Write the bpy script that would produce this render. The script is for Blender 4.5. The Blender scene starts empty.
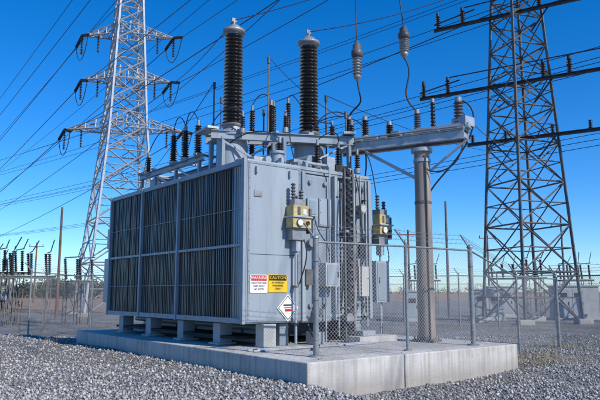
import bpy, math, random
import numpy as np
from mathutils import Vector, Matrix
random.seed(4); rng=np.random.default_rng(4)
S=bpy.context.scene

# ---------------------------------------------------------------- materials
def newmat(name):
    m=bpy.data.materials.new(name); m.use_nodes=True
    nt=m.node_tree; b=nt.nodes['Principled BSDF']; return m,nt,b
def N(nt,t,**k):
    n=nt.nodes.new(t)
    for a,v in k.items(): setattr(n,a,v)
    return n
def ramp(nt,stops):
    r=N(nt,'ShaderNodeValToRGB'); e=r.color_ramp.elements
    while len(e)<len(stops): e.new(0.5)
    for i,(p,c) in enumerate(stops): e[i].position=p; e[i].color=(*c,1)
    return r
def paint(name,c,c2=None,rough=0.5,metal=0.0,scale=3.0,bump=0.0,streak=False,spec=0.4,stain=None):
    m,nt,b=newmat(name); c2=c2 or tuple(x*0.75 for x in c)
    tc=N(nt,'ShaderNodeTexCoord'); mp=N(nt,'ShaderNodeMapping')
    nt.links.new(tc.outputs['Object'],mp.inputs[0])
    if streak: mp.inputs['Scale'].default_value=(4,4,0.5)
    n=N(nt,'ShaderNodeTexNoise'); n.inputs['Scale'].default_value=scale; n.inputs['Detail'].default_value=6; n.inputs['Roughness'].default_value=0.6
    nt.links.new(mp.outputs[0],n.inputs['Vector'])
    r=ramp(nt,[(0.3,c2),(0.66,c)]); nt.links.new(n.outputs['Fac'],r.inputs[0])
    out=r.outputs[0]
    if stain:
        mp2=N(nt,'ShaderNodeMapping'); mp2.inputs['Scale'].default_value=(9,9,0.55); nt.links.new(tc.outputs['Object'],mp2.inputs[0])
        n9=N(nt,'ShaderNodeTexNoise'); n9.inputs['Scale'].default_value=1.3; n9.inputs['Detail'].default_value=8; n9.inputs['Roughness'].default_value=.7; nt.links.new(mp2.outputs[0],n9.inputs['Vector'])
        r9=ramp(nt,[(0.54,(0,0,0)),(0.74,(.6,.6,.6))]); nt.links.new(n9.outputs['Fac'],r9.inputs[0])
        mx=N(nt,'ShaderNodeMix',data_type='RGBA'); nt.links.new(r9.outputs[0],mx.inputs[0]); nt.links.new(out,mx.inputs[6]); mx.inputs[7].default_value=(*stain,1); out=mx.outputs[2]
    nt.links.new(out,b.inputs['Base Color'])
    b.inputs['Metallic'].default_value=metal
    rr=N(nt,'ShaderNodeMapRange'); rr.inputs['To Min'].default_value=rough+.08; rr.inputs['To Max'].default_value=rough-.06; nt.links.new(n.outputs['Fac'],rr.inputs[0]); nt.links.new(rr.outputs[0],b.inputs['Roughness'])
    b.inputs['Specular IOR Level'].default_value=spec
    if bump:
        n2=N(nt,'ShaderNodeTexNoise'); n2.inputs['Scale'].default_value=scale*(2 if streak else 18); n2.inputs['Detail'].default_value=3
        nt.links.new(tc.outputs['Object'],n2.inputs['Vector'])
        bp=N(nt,'ShaderNodeBump'); bp.inputs['Strength'].default_value=bump; bp.inputs['Distance'].default_value=0.012
        nt.links.new(n2.outputs['Fac'],bp.inputs['Height']); nt.links.new(bp.outputs[0],b.inputs['Normal'])
    return m
def island(name,a,c,rough=.8,spec=.5):
    m,nt,b=newmat(name); g=N(nt,'ShaderNodeNewGeometry')
    r=ramp(nt,[(0.0,a),(1.0,c)]); nt.links.new(g.outputs['Random Per Island'],r.inputs[0]); nt.links.new(r.outputs[0],b.inputs['Base Color']); b.inputs['Roughness'].default_value=rough; b.inputs['Specular IOR Level'].default_value=spec
    return m
M={}
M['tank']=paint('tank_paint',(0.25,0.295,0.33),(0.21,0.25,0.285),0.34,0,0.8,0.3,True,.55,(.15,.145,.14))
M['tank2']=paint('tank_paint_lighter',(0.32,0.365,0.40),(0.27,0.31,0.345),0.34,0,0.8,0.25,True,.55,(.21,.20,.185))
M['fin']=island('radiator_fin',(0.07,0.06,0.055),(0.17,0.145,0.125),.35,.6)  # shade put into the dark base, grazing sun into the brown tint
M['dark']=paint('painted_gap_shade',(0.012,0.012,0.014),None,0.7)  # near-black colour stands in for shade in the radiator gaps
M['frame']=paint('radiator_frame',(0.31,0.35,0.385),(0.23,0.26,0.29),0.4,0,2.0)
M['porc']=paint('black_porcelain',(0.020,0.015,0.014),(0.012,0.01,0.01),0.2,0,4.0,spec=0.6)
M['poly']=paint('grey_polymer',(0.10,0.10,0.11),None,0.5)
M['brownins']=paint('brown_porcelain',(0.035,0.022,0.02),(0.02,0.015,0.014),0.35)
M['galv']=paint('galvanised_steel',(0.46,0.485,0.51),(0.31,0.33,0.355),0.42,0.35,6.0)
M['galvd']=paint('weathered_steel',(0.18,0.17,0.165),(0.09,0.085,0.082),0.6,0.3,5.0)
M['blacksteel']=paint('dark_steel',(0.045,0.045,0.05),None,0.5,0.3)
M['alu']=paint('cast_aluminium',(0.34,0.34,0.345),(0.20,0.20,0.205),0.45,0.3,5)
M['yel']=paint('ochre_box',(0.58,0.47,0.22),(0.36,0.27,0.11),0.5,0,9)
M['wire']=paint('conductor',(0.035,0.04,0.055),None,0.5,0.2)
M['post']=paint('fence_galvanised',(0.29,0.305,0.31),(0.17,0.18,0.19),0.45,0.35,8)
M['white']=paint('sign_white',(0.80,0.80,0.78),(0.72,0.72,0.70),0.4)
M['red']=paint('sign_red',(0.60,0.03,0.03),None,0.4)
M['yelsign']=paint('sign_yellow',(0.80,0.52,0.02),(0.72,0.46,0.02),0.4)
M['black']=paint('sign_black',(0.02,0.02,0.02),None,0.4)
M['tan']=paint('column_weathered',(0.35,0.29,0.24),(0.23,0.185,0.15),0.5,0.1,1.2,0.15,True,.45,(.22,.115,.065))
M['wood']=paint('pole_wood',(0.20,0.12,0.075),(0.12,0.07,0.045),0.85,0,4,0.3,True)
M['box']=paint('cabinet_beige',(0.46,0.46,0.43),(0.37,0.37,0.35),0.5)
M['wall']=paint('distant_wall',(0.38,0.39,0.41),(0.30,0.31,0.33),0.8)
M['leaf']=island('leaf',(0.03,0.045,0.025),(0.09,0.10,0.055))
M['dry']=island('dry_grass',(0.22,0.17,0.09),(0.36,0.30,0.17))

def concrete():
    m,nt,b=newmat('concrete'); tc=N(nt,'ShaderNodeTexCoord')
    n=N(nt,'ShaderNodeTexNoise'); n.inputs['Scale'].default_value=1.1; n.inputs['Detail'].default_value=9; n.inputs['Roughness'].default_value=0.7
    nt.links.new(tc.outputs['Object'],n.inputs['Vector'])
    r=ramp(nt,[(0.32,(0.36,0.345,0.315)),(0.5,(0.49,0.475,0.445)),(0.7,(0.57,0.555,0.525))]); nt.links.new(n.outputs['Fac'],r.inputs[0])
    mp=N(nt,'ShaderNodeMapping'); mp.inputs['Scale'].default_value=(7,7,0.35); nt.links.new(tc.outputs['Object'],mp.inputs[0])
    n3=N(nt,'ShaderNodeTexNoise'); n3.inputs['Scale'].default_value=1.4; n3.inputs['Detail'].default_value=5; nt.links.new(mp.outputs[0],n3.inputs['Vector'])
    r3=ramp(nt,[(0.35,(0.70,0.68,0.64)),(0.55,(1,1,1))]); nt.links.new(n3.outputs['Fac'],r3.inputs[0])
    mx=N(nt,'ShaderNodeMix',data_type='RGBA',blend_type='MULTIPLY'); mx.inputs[0].default_value=0.8
    nt.links.new(r.outputs[0],mx.inputs[6]); nt.links.new(r3.outputs[0],mx.inputs[7])
    sx=N(nt,'ShaderNodeSeparateXYZ'); nt.links.new(tc.outputs['Object'],sx.inputs[0])
    ma=N(nt,'ShaderNodeMath',operation='MULTIPLY_ADD'); ma.inputs[1].default_value=-.22; nt.links.new(n.outputs['Fac'],ma.inputs[0]); nt.links.new(sx.outputs['Z'],ma.inputs[2])
    mr=N(nt,'ShaderNodeMapRange'); mr.inputs['From Min'].default_value=-.16; mr.inputs['From Max'].default_value=.14; mr.inputs['To Min'].default_value=.6; mr.inputs['To Max'].default_value=0; nt.links.new(ma.outputs[0],mr.inputs[0])
    mx5=N(nt,'ShaderNodeMix',data_type='RGBA'); nt.links.new(mr.outputs[0],mx5.inputs[0]); nt.links.new(mx.outputs[2],mx5.inputs[6]); mx5.inputs[7].default_value=(.24,.21,.18,1)
    nt.links.new(mx5.outputs[2],b.inputs['Base Color']); b.inputs['Roughness'].default_value=0.9
    n2=N(nt,'ShaderNodeTexNoise'); n2.inputs['Scale'].default_value=35; n2.inputs['Detail'].default_value=6; nt.links.new(tc.outputs['Object'],n2.inputs['Vector'])
    bp=N(nt,'ShaderNodeBump'); bp.inputs['Strength'].default_value=0.6; bp.inputs['Distance'].default_value=0.015
    nt.links.new(n2.outputs['Fac'],bp.inputs['Height']); nt.links.new(bp.outputs[0],b.inputs['Normal'])
    return m
M['conc']=concrete()

def groundmat():
    m,nt,b=newmat('gravel_ground'); tc=N(nt,'ShaderNodeTexCoord')
    v=N(nt,'ShaderNodeTexVoronoi'); v.inputs['Scale'].default_value=22; nt.links.new(tc.outputs['Object'],v.inputs['Vector'])
    sep=N(nt,'ShaderNodeSeparateColor'); nt.links.new(v.outputs['Color'],sep.inputs[0])
    r=ramp(nt,[(0.0,(0.15,0.148,0.145)),(0.5,(0.29,0.285,0.28)),(1.0,(0.48,0.47,0.455))]); nt.links.new(sep.outputs[0],r.inputs[0])
    r2=ramp(nt,[(0.25,(1,1,1)),(0.75,(0.25,0.25,0.25))]); nt.links.new(v.outputs['Distance'],r2.inputs[0])
    mx=N(nt,'ShaderNodeMix',data_type='RGBA',blend_type='MULTIPLY'); mx.inputs[0].default_value=1
    nt.links.new(r.outputs[0],mx.inputs[6]); nt.links.new(r2.outputs[0],mx.inputs[7])
    n=N(nt,'ShaderNodeTexNoise'); n.inputs['Scale'].default_value=0.5; n.inputs['Detail'].default_value=8; nt.links.new(tc.outputs['Object'],n.inputs['Vector'])
    rp=ramp(nt,[(0.35,(0.76,0.75,0.73)),(0.65,(1.1,1.1,1.1))]); nt.links.new(n.outputs['Fac'],rp.inputs[0])
    mx2=N(nt,'ShaderNodeMix',data_type='RGBA',blend_type='MULTIPLY'); mx2.inputs[0].default_value=1
    nt.links.new(mx.outputs[2],mx2.inputs[6]); nt.links.new(rp.outputs[0],mx2.inputs[7])
    sx=N(nt,'ShaderNodeSeparateXYZ'); nt.links.new(tc.outputs['Object'],sx.inputs[0])
    n4=N(nt,'ShaderNodeTexNoise'); n4.inputs['Scale'].default_value=0.12; n4.inputs['Detail'].default_value=6; nt.links.new(tc.outputs['Object'],n4.inputs['Vector'])
    ad=N(nt,'ShaderNodeMath',operation='MULTIPLY_ADD'); ad.inputs[1].default_value=26; nt.links.new(n4.outputs['Fac'],ad.inputs[0]); nt.links.new(sx.outputs['Y'],ad.inputs[2])
    # the gravel yard reaches much further on the east side
    xr=N(nt,'ShaderNodeMapRange'); xr.inputs['From Min'].default_value=-6; xr.inputs['From Max'].default_value=6; xr.inputs['To Min'].default_value=0; xr.inputs['To Max'].default_value=-70; nt.links.new(sx.outputs['X'],xr.inputs[0])
    ad2=N(nt,'ShaderNodeMath',operation='ADD'); nt.links.new(ad.outputs[0],ad2.inputs[0]); nt.links.new(xr.outputs[0],ad2.inputs[1])
    mr=N(nt,'ShaderNodeMapRange'); mr.inputs['From Min'].default_value=54; mr.inputs['From Max'].default_value=64; nt.links.new(ad2.outputs[0],mr.inputs[0])
    n5=N(nt,'ShaderNodeTexNoise'); n5.inputs['Scale'].default_value=0.25; n5.inputs['Detail'].default_value=10; nt.links.new(tc.outputs['Object'],n5.inputs['Vector'])
    rd=ramp(nt,[(0.35,(0.22,0.135,0.085)),(0.55,(0.34,0.22,0.145)),(0.72,(0.19,0.17,0.09))]); nt.links.new(n5.outputs['Fac'],rd.inputs[0])
    mx3=N(nt,'ShaderNodeMix',data_type='RGBA'); nt.links.new(mr.outputs[0],mx3.inputs[0]); nt.links.new(mx2.outputs[2],mx3.inputs[6]); nt.links.new(rd.outputs[0],mx3.inputs[7])
    nt.links.new(mx3.outputs[2],b.inputs['Base Color']); b.inputs['Roughness'].default_value=0.95
    bp=N(nt,'ShaderNodeBump',invert=True); bp.inputs['Strength'].default_value=1; bp.inputs['Distance'].default_value=0.03
    nt.links.new(v.outputs['Distance'],bp.inputs['Height']); nt.links.new(bp.outputs[0],b.inputs['Normal'])
    return m
M['ground']=groundmat()
def stonemat():
    m,nt,b=newmat('stone'); g=N(nt,'ShaderNodeNewGeometry')
    r=ramp(nt,[(0.0,(0.12,0.118,0.115)),(0.5,(0.29,0.285,0.28)),(0.9,(0.44,0.43,0.415)),(1.0,(0.60,0.585,0.56))])
    nt.links.new(g.outputs['Random Per Island'],r.inputs[0]); nt.links.new(r.outputs[0],b.inputs['Base Color']); b.inputs['Roughness'].default_value=0.9
    return m
M['stone']=stonemat()
def chain():
    m,nt,b=newmat('chain_link'); uv=N(nt,'ShaderNodeUVMap'); sp=N(nt,'ShaderNodeSeparateXYZ'); nt.links.new(uv.outputs[0],sp.inputs[0])
    outs=[]
    for op in ('ADD','SUBTRACT'):
        a=N(nt,'ShaderNodeMath',operation=op); nt.links.new(sp.outputs[0],a.inputs[0]); nt.links.new(sp.outputs[1],a.inputs[1])
        d=N(nt,'ShaderNodeMath',operation='DIVIDE'); d.inputs[1].default_value=0.075; nt.links.new(a.outputs[0],d.inputs[0])
        f=N(nt,'ShaderNodeMath',operation='FRACT'); nt.links.new(d.outputs[0],f.inputs[0])
        l=N(nt,'ShaderNodeMath',operation='LESS_THAN'); l.inputs[1].default_value=0.085; nt.links.new(f.outputs[0],l.inputs[0]); outs.append(l)
    mxx=N(nt,'ShaderNodeMath',operation='MAXIMUM'); nt.links.new(outs[0].outputs[0],mxx.inputs[0]); nt.links.new(outs[1].outputs[0],mxx.inputs[1])
    nt.links.new(mxx.outputs[0],b.inputs['Alpha']); b.inputs['Base Color'].default_value=(0.33,0.34,0.35,1); b.inputs['Metallic'].default_value=0.3; b.inputs['Roughness'].default_value=0.5
    return m
M['chain']=chain()

# ---------------------------------------------------------------- mesh builder
class MB:
    def __init__(s): s.v=[];s.f=[];s.m=[];s.sm=[];s.mats=[]
    def mi(s,k):
        if k not in s.mats: s.mats.append(k)
        return s.mats.index(k)
    def add(s,vs,fs,mat,smooth=False):
        o=len(s.v); s.v+= [tuple(p) for p in vs]; k=s.mi(mat)
        for f in fs: s.f.append(tuple(i+o for i in f)); s.m.append(k); s.sm.append(smooth)
    def box(s,x0,x1,y0,y1,z0,z1,mat):
        vs=[(x0,y0,z0),(x1,y0,z0),(x1,y1,z0),(x0,y1,z0),(x0,y0,z1),(x1,y0,z1),(x1,y1,z1),(x0,y1,z1)]
        s.add(vs,[(0,3,2,1),(4,5,6,7),(0,1,5,4),(1,2,6,5),(2,3,7,6),(3,0,4,7)],mat)
    def beam(s,p,q,w,h,mat):
        p=Vector(p);q=Vector(q);d=(q-p).normalized(); up=Vector((0,0,1))
        if abs(d.z)>0.95: up=Vector((0,1,0))
        a=d.cross(up).normalized(); b=a.cross(d).normalized()
        vs=[]
        for c in (p,q):
            for i,j in ((-1,-1),(1,-1),(1,1),(-1,1)): vs.append(c+a*w/2*i+b*h/2*j)
        s.add(vs,[(0,3,2,1),(4,5,6,7),(0,1,5,4),(1,2,6,5),(2,3,7,6),(3,0,4,7)],mat)
    def channel(s,p,q,w,h,mat,t=.02):
        p=Vector(p);q=Vector(q); z=Vector((0,0,1))
        s.beam(p,q,t,h-2*t,mat); s.beam(p+z*(h/2-t/2),q+z*(h/2-t/2),w,t,mat); s.beam(p-z*(h/2-t/2),q-z*(h/2-t/2),w,t,mat)
    def lathe(s,p,q,prof,mat,n=14,caps=True):
        p=Vector(p);q=Vector(q);d=(q-p).normalized(); up=Vector((0,0,1)) if abs(d.z)<0.9 else Vector((1,0,0))
        a=d.cross(up).normalized(); b=d.cross(a)
        vs=[]
        for r,h in prof:
            for i in range(n):
                t=2*math.pi*i/n; vs.append(p+d*h+(a*math.cos(t)+b*math.sin(t))*r)
        fs=[]
        for k in range(len(prof)-1):
            for i in range(n):
                j=(i+1)%n; fs.append((k*n+i,(k+1)*n+i,(k+1)*n+j,k*n+j))
        s.add(vs,[f[::-1] for f in fs],mat,n>5)
        if caps:
            s.add(vs[:n],[tuple(range(n))],mat); s.add(vs[-n:],[tuple(range(n))[::-1]],mat)
    def cyl(s,p,q,r,mat,r1=None,n=12):
        L=(Vector(q)-Vector(p)).length; s.lathe(p,q,[(r,0),(r if r1 is None else r1,L)],mat,n)
    def rod(s,p,q,r,mat): s.cyl(p,q,r,mat,n=4)
    def ins(s,p,q,rc,rs,ns,mat,n=14,taper=1.0):
        L=(Vector(q)-Vector(p)).length; st=L/ns; pr=[]
        for i in range(ns):
            k=1+(taper-1)*i/ns; h=i*st
            pr+=[(rc*k,h),(rc*k,h+st*.35),(rs*k,h+st*.45),(rs*k*.98,h+st*.58),(rc*k*1.05,h+st*.85)]
        pr.append((rc*taper,L)); s.lathe(p,q,pr,mat,n)
    def tube(s,pts,r,mat,n=6):
        for a,b in zip(pts[:-1],pts[1:]): s.cyl(a,b,r,mat,n=n)
    def obj(s,name,parent=None,bevel=0):
        me=bpy.data.meshes.new(name); me.from_pydata(s.v,[],s.f)
        for k in s.mats: me.materials.append(M[k])
        me.polygons.foreach_set('material_index',s.m); me.polygons.foreach_set('use_smooth',s.sm); me.update()
        o=bpy.data.objects.new(name,me); S.collection.objects.link(o)
        if parent: o.parent=parent
        if bevel:
            b=o.modifiers.new('bevel','BEVEL'); b.width=bevel; b.segments=2; b.limit_method='ANGLE'; b.angle_limit=math.radians(50)
        return o
def empty(name,loc=(0,0,0),rz=0):
    e=bpy.data.objects.new(name,None); e.location=loc; e.rotation_euler[2]=rz; e.empty_display_size=.3; S.collection.objects.link(e); return e
def sagpts(p,q,sag,n=14):
    p=Vector(p);q=Vector(q); return [p.lerp(q,i/n)-Vector((0,0,4*sag*(i/n)*(1-i/n))) for i in range(n+1)]
def bez(ps,n=14):
    ps=[Vector(p) for p in ps]; out=[]
    for i in range(n+1):
        t=i/n; q=list(ps)
        while len(q)>1: q=[a.lerp(b,t) for a,b in zip(q[:-1],q[1:])]
        out.append(q[0])
    return out

RZ=math.radians(38.34); ORG=Vector((0.12,10.5,0))
Bv=Vector((math.cos(RZ),math.sin(RZ),0)); Av=Vector((-math.sin(RZ),math.cos(RZ),0))
def W(x,y,z): return ORG+Bv*x+Av*y+Vector((0,0,z))

# ---------------------------------------------------------------- ground
def gh(X,Y):
    dx=X-ORG.x; dy=Y-ORG.y; x=dx*Bv.x+dy*Bv.y; y=dx*Av.x+dy*Av.y
    ss=lambda t:np.clip(t,0,1)**2*(3-2*np.clip(t,0,1))
    left=0.10*(1-ss((-x)/2.5))*(x<=0)+0.10*(x>0)
    drop=-0.27*ss((x+0.15)/0.9)+0.12*ss((x-3)/4)
    z=(left*ss((y+2.5)/2.5)+drop*ss(1-(-y-1)/3.0))*ss(1-(np.hypot(x-3,y-4)-9)/6)
    z=z+0.025*np.sin(X*1.3+0.7*Y)*np.sin(Y*0.9-X*0.4)+0.012*np.sin(X*4.1-1.7*Y)*np.sin(Y*3.3+X*1.9)
    return z
xs=np.concatenate([np.linspace(-2500,-60,12)[:-1],np.linspace(-60,-14,24)[:-1],np.linspace(-14,14,141)[:-1],np.linspace(14,60,24)[:-1],np.linspace(60,2500,12)])
ys=np.concatenate([np.linspace(-200,4,8)[:-1],np.linspace(4,26,111)[:-1],np.linspace(26,80,28)[:-1],np.linspace(80,3500,14)])
XX,YY=np.meshgrid(xs,ys); ZZ=gh(XX,YY)
me=bpy.data.meshes.new('ground'); nx,ny=len(xs),len(ys)
idx=np.arange(nx*ny).reshape(ny,nx)
fs=np.stack([idx[:-1,:-1],idx[:-1,1:],idx[1:,1:],idx[1:,:-1]],-1).reshape(-1,4)
me.from_pydata(np.stack([XX,YY,ZZ],-1).reshape(-1,3).tolist(),[],fs.tolist())
me.polygons.foreach_set('use_smooth',[True]*len(me.polygons)); me.materials.append(M['ground'])
S.collection.objects.link(bpy.data.objects.new('ground',me))

n=38000
Y=9+ (rng.random(n)**1.6)*15; X=(rng.random(n)-.5)*2*0.56*Y
dx=X-ORG.x; dy=Y-ORG.y; lx=dx*Bv.x+dy*Bv.y; ly=dx*Av.x+dy*Av.y
inside=(lx>-0.03)&(lx<6.05)&(ly>-0.03)&(ly<11.05)
strayon=inside&(lx>.05)&(ly>.05)&(rng.random(n)<.012)
ok=(~inside)|strayon; X=X[ok];Y=Y[ok]; on=strayon[ok]; n=len(X)
Z=np.where(on,.452,gh(X,Y))
oct_=np.array([(1,0,0),(-.9,.1,0),(0,1,.1),(.1,-1,0),(0,0,1),(0,.1,-1),(.6,.6,.5),(-.6,-.5,.55)],float)
fo=[(4,0,6),(4,6,2),(6,0,2),(4,2,1),(4,1,7),(7,1,3),(4,7,3),(4,3,0),(5,2,0),(5,1,2),(5,3,1),(5,0,3)]
sz=0.012+0.024*rng.random(n)**1.9; sz=np.where(on,sz*.6,sz); q=rng.random((n,3))*2*math.pi
ca,sa=np.cos(q[:,0]),np.sin(q[:,0]); cb,sb=np.cos(q[:,1]*.3),np.sin(q[:,1]*.3)
V=np.repeat(oct_[None],n,0)*(1+.35*(rng.random((n,8,3))-.5))*np.stack([sz*1.3,sz,sz*.8],-1)[:,None]
x1=V[...,0]*ca[:,None]-V[...,1]*sa[:,None]; y1=V[...,0]*sa[:,None]+V[...,1]*ca[:,None]; z1=V[...,2]
x2=x1*cb[:,None]+z1*sb[:,None]; z2=-x1*sb[:,None]+z1*cb[:,None]
V=np.stack([x2+X[:,None],y1+Y[:,None],z2+(Z+sz*.35)[:,None]],-1).reshape(-1,3)
F=(np.array(fo)[None]+(np.arange(n)*8)[:,None,None]).reshape(-1,3)
me=bpy.data.meshes.new('gravel'); me.vertices.add(len(V)); me.vertices.foreach_set('co',V.ravel())
me.loops.add(F.size); me.loops.foreach_set('vertex_index',F.ravel().astype(np.int32)); me.polygons.add(len(F))
me.polygons.foreach_set('loop_start',np.arange(0,F.size,3,dtype=np.int32)); me.update(calc_edges=True); me.materials.append(M['stone'])
S.collection.objects.link(bpy.data.objects.new('gravel',me))

# ---------------------------------------------------------------- pad
pad=empty('concrete_pad',ORG,RZ)
b=MB(); b.box(0,2.325,0,11,-0.5,0.45,'conc'); b.obj('slab_1',pad,0.02)
b=MB(); b.box(2.34,6.0,-0.012,11,-0.5,0.452,'conc'); b.obj('slab_2',pad,0.02)

# ---------------------------------------------------------------- transformer
T=empty('power_transformer',ORG,RZ)
FY=2.76; TOP=4.45; BOT=0.92
b=MB()
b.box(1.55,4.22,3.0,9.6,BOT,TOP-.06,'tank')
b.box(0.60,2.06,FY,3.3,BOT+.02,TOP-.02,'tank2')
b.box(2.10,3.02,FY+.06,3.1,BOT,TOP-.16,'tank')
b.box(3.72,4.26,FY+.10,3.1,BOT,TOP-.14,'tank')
b.obj('tank',T,0.05)
b=MB()
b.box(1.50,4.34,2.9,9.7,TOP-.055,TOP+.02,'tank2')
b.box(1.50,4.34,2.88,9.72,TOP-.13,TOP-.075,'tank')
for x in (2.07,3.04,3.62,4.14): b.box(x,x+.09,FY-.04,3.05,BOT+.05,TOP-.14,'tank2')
for x in np.arange(1.6,4.3,.15): b.cyl((x,2.95,TOP+.02),(x,2.95,TOP+.05),.018,'alu',n=6)
for y in np.arange(3.1,9.7,.2): b.cyl((4.3,y,TOP+.02),(4.3,y,TOP+.05),.018,'alu',n=6)
for y in np.arange(3.6,9.5,.9): b.box(4.22,4.36,y,y+.1,BOT,TOP-.14,'tank')
b.box(2.05,4.25,2.82,2.99,1.02,1.10,'tank2'); b.box(3.1,4.25,2.84,2.99,3.0,3.07,'tank2')
b.box(.64,2.04,FY-.012,FY-.001,BOT+.06,BOT+.11,'tank'); b.box(.64,2.04,FY-.012,FY-.001,TOP-.12,TOP-.07,'tank')
b.box(1.995,2.04,FY-.012,FY-.001,BOT+.115,TOP-.125,'tank'); b.box(.64,.685,FY-.012,FY-.001,BOT+.115,TOP-.125,'tank')
for z in np.arange(1.15,4.3,.22): b.cyl((2.018,FY-.022,z),(2.018,FY-.012,z),.013,'alu',n=6); b.cyl((.662,FY-.022,z),(.662,FY-.012,z),.013,'alu',n=6)
b.box(.69,1.99,FY-.005,FY-.001,2.385,2.395,'blacksteel')
for x in (.8,1.7): b.box(x,x+.05,FY-.07,FY,TOP-.32,TOP-.18,'tank2')
for x in (2.35,2.8,3.85,4.05):
    for z in (1.3,4.1): b.cyl((x,FY-.0,z),(x,FY+.07,z),.05,'alu',n=10)
b.box(2.62,2.98,FY+.02,FY+.06,3.1,3.75,'tank2')
for zz in (3.14,3.42,3.71):
    for xx in (2.65,2.95): b.cyl((xx,FY+.005,zz),(xx,FY+.02,zz),.014,'alu',n=6)
b.box(.78,.98,FY-.02,FY-.001,3.62,3.76,'alu')
b.obj('cover_and_stiffeners',T,0.008)
b=MB()
x0=.60
y=FY+.10; k=0
while y<10.0:
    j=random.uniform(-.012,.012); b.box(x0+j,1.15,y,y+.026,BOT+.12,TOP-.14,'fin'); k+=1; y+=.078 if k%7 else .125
b.box(1.12,1.30,FY+.05,10.02,BOT+.1,TOP-.1,'dark')  # black backing sheet paints the shade between the fins
b.obj('radiator_fins',T)
b=MB()
edges=[FY,FY+2.96,FY+5.09,FY+7.28]
for e in edges:
    if e==FY: b.box(x0-.075,.599,FY+.004,FY+.10,BOT+.02,TOP-.02,'frame')
    else: b.box(x0-.075,1.2,e,e+.075,BOT+.02,TOP-.02,'frame')
for i in range(3):
    ya=edges[i]+(.101 if i==0 else .076); yb=edges[i+1]-.001
    for z,hh in ((BOT+.03,.11),(TOP-.15,.11),(2.55,.06)):
        b.box(x0-.055,x0+.06 if z==2.55 else 1.19,ya,yb,z,z+hh,'frame')
    for z in (1.75,3.35): b.box(x0-.020,x0-.012,ya,yb,z,z+.016,'frame')
    for k in range(3):
        yy=ya+(yb-ya)*(k+.5)/3
        b.cyl((.9,yy,TOP-.04),(.9,yy,TOP+.07),.05,'alu',n=8)
        b.cyl((.9,yy,TOP+.03),(1.7,yy,TOP+.03),.045,'tank2',n=8)
        b.cyl((x0-.07,yy,2.58),(x0-.055,yy,2.58),.012,'alu',n=6); b.cyl((x0-.07,yy,BOT+.085),(x0-.055,yy,BOT+.085),.014,'alu',n=6)
b.cyl((1.3,FY+.2,TOP+.07),(1.3,9.9,TOP+.07),.08,'tank2',n=12)
b.obj('radiator_frames',T,0.008)
b=MB()
b.box(.62,1.2,10.15,10.5,2.9,3.5,'tank2'); b.box(.60,1.25,10.15,10.6,1.3,2.6,'tank'); b.box(.8,1.0,10.05,10.16,1.2,3.5,'galv')
b.obj('end_cabinets',T,0.02)
b=MB()
for x in (1.7,3.9): b.box(x-.12,x+.12,2.9,9.8,.455,BOT+.003,'tank')
for (x,yy) in ((.85,3.9),(.85,5.6),(.85,7.4),(.85,9.2)):
    b.box(x-.16,x+.16,yy,yy+.3,.455,BOT,'frame'); b.box(x-.24,x+.24,yy-.06,yy+.36,.455,.50,'conc')
b.box(1.02,1.34,2.70,3.0,.456,BOT+.01,'box')
b.box(2.3,2.6,2.6,2.9,.456,.72,'box'); b.box(3.3,4.5,2.2,2.75,.456,.60,'conc'); b.box(3.5,3.9,2.3,2.7,.604,.72,'galv')
b.box(.7,1.5,3.3,9.7,.60,.66,'dark')  # black sheet in place of the shade beneath the radiators
for yy in np.arange(3.2,9.6,1.1): b.box(1.58,4.2,yy,yy+.12,.62,.9,'blacksteel')
b.obj('skid_and_feet',T,0.01)
b=MB()
b.cyl((1.38,3.0,.82),(1.38,9.8,.82),.07,'tank',n=10)
for yy in (2.2,2.0): b.cyl((.3,yy,.475),(3.6,yy,.475),.022,'galv',n=8)
b.tube(bez([(2.2,2.7,.9),(2.2,2.5,.48),(2.0,1.8,.48),(1.4,1.6,.48)]),.025,'wire')
b.obj('lower_header_pipe',T)

def bigbushing(x,y,zb,zt,name):
    b=MB()
    b.cyl((x,y,TOP),(x,y,zb-.28),.40,'tank2',n=28); b.cyl((x,y,zb-.34),(x,y,zb-.27),.48,'tank2',n=28); b.cyl((x,y,TOP+.02),(x,y,TOP+.1),.5,'tank2',n=28)
    for i in range(12):
        t=i*math.pi/6; b.cyl((x+.44*math.cos(t),y+.44*math.sin(t),zb-.27),(x+.44*math.cos(t),y+.44*math.sin(t),zb-.22),.022,'alu',n=6)
    b.lathe((x,y,zb-.27),(x,y,zb),[(.30,0),(.30,.1),(.24,.16),(.24,.22),(.29,.23),(.29,.27)],'alu',20)
    b.ins((x,y,zb),(x,y,zt-.22),.165,.262,25,'porc',24,0.90)
    b.lathe((x,y,zt-.22),(x,y,zt+.12),[(.20,0),(.20,.05),(.29,.06),(.29,.14),(.17,.16),(.17,.24),(.08,.27),(.05,.31)],'alu',20)
    b.cyl((x,y,zt+.08),(x,y,zt+.22),.03,'alu',n=8); b.box(x-.07,x+.07,y-.015,y+.015,zt+.16,zt+.26,'alu')
    b.obj(name,T)
bigbushing(1.68,5.1,5.82,8.45,'high_voltage_bushing_1')
bigbushing(3.5,4.24,5.72,8.32,'high_voltage_bushing_2')
b=MB()
b.channel((1.2,5.62,5.48),(4.3,3.55,5.48),.12,.24,'tank2'); b.channel((1.0,5.0,5.46),(4.1,3.2,5.40),.12,.22,'tank2')
b.beam((1.1,5.7,5.62),(1.0,4.9,5.62),.3,.06,'galv'); b.beam((4.35,3.75,5.60),(3.9,3.1,5.58),.3,.06,'galv')
for t in (.2,.45,.7):
    a_=Vector((1.2,5.62,5.63)).lerp(Vector((4.3,3.55,5.63)),t); c_=Vector((1.0,5.0,5.6)).lerp(Vector((4.1,3.2,5.55)),t); b.beam(a_,c_,.14,.05,'galv')
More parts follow.
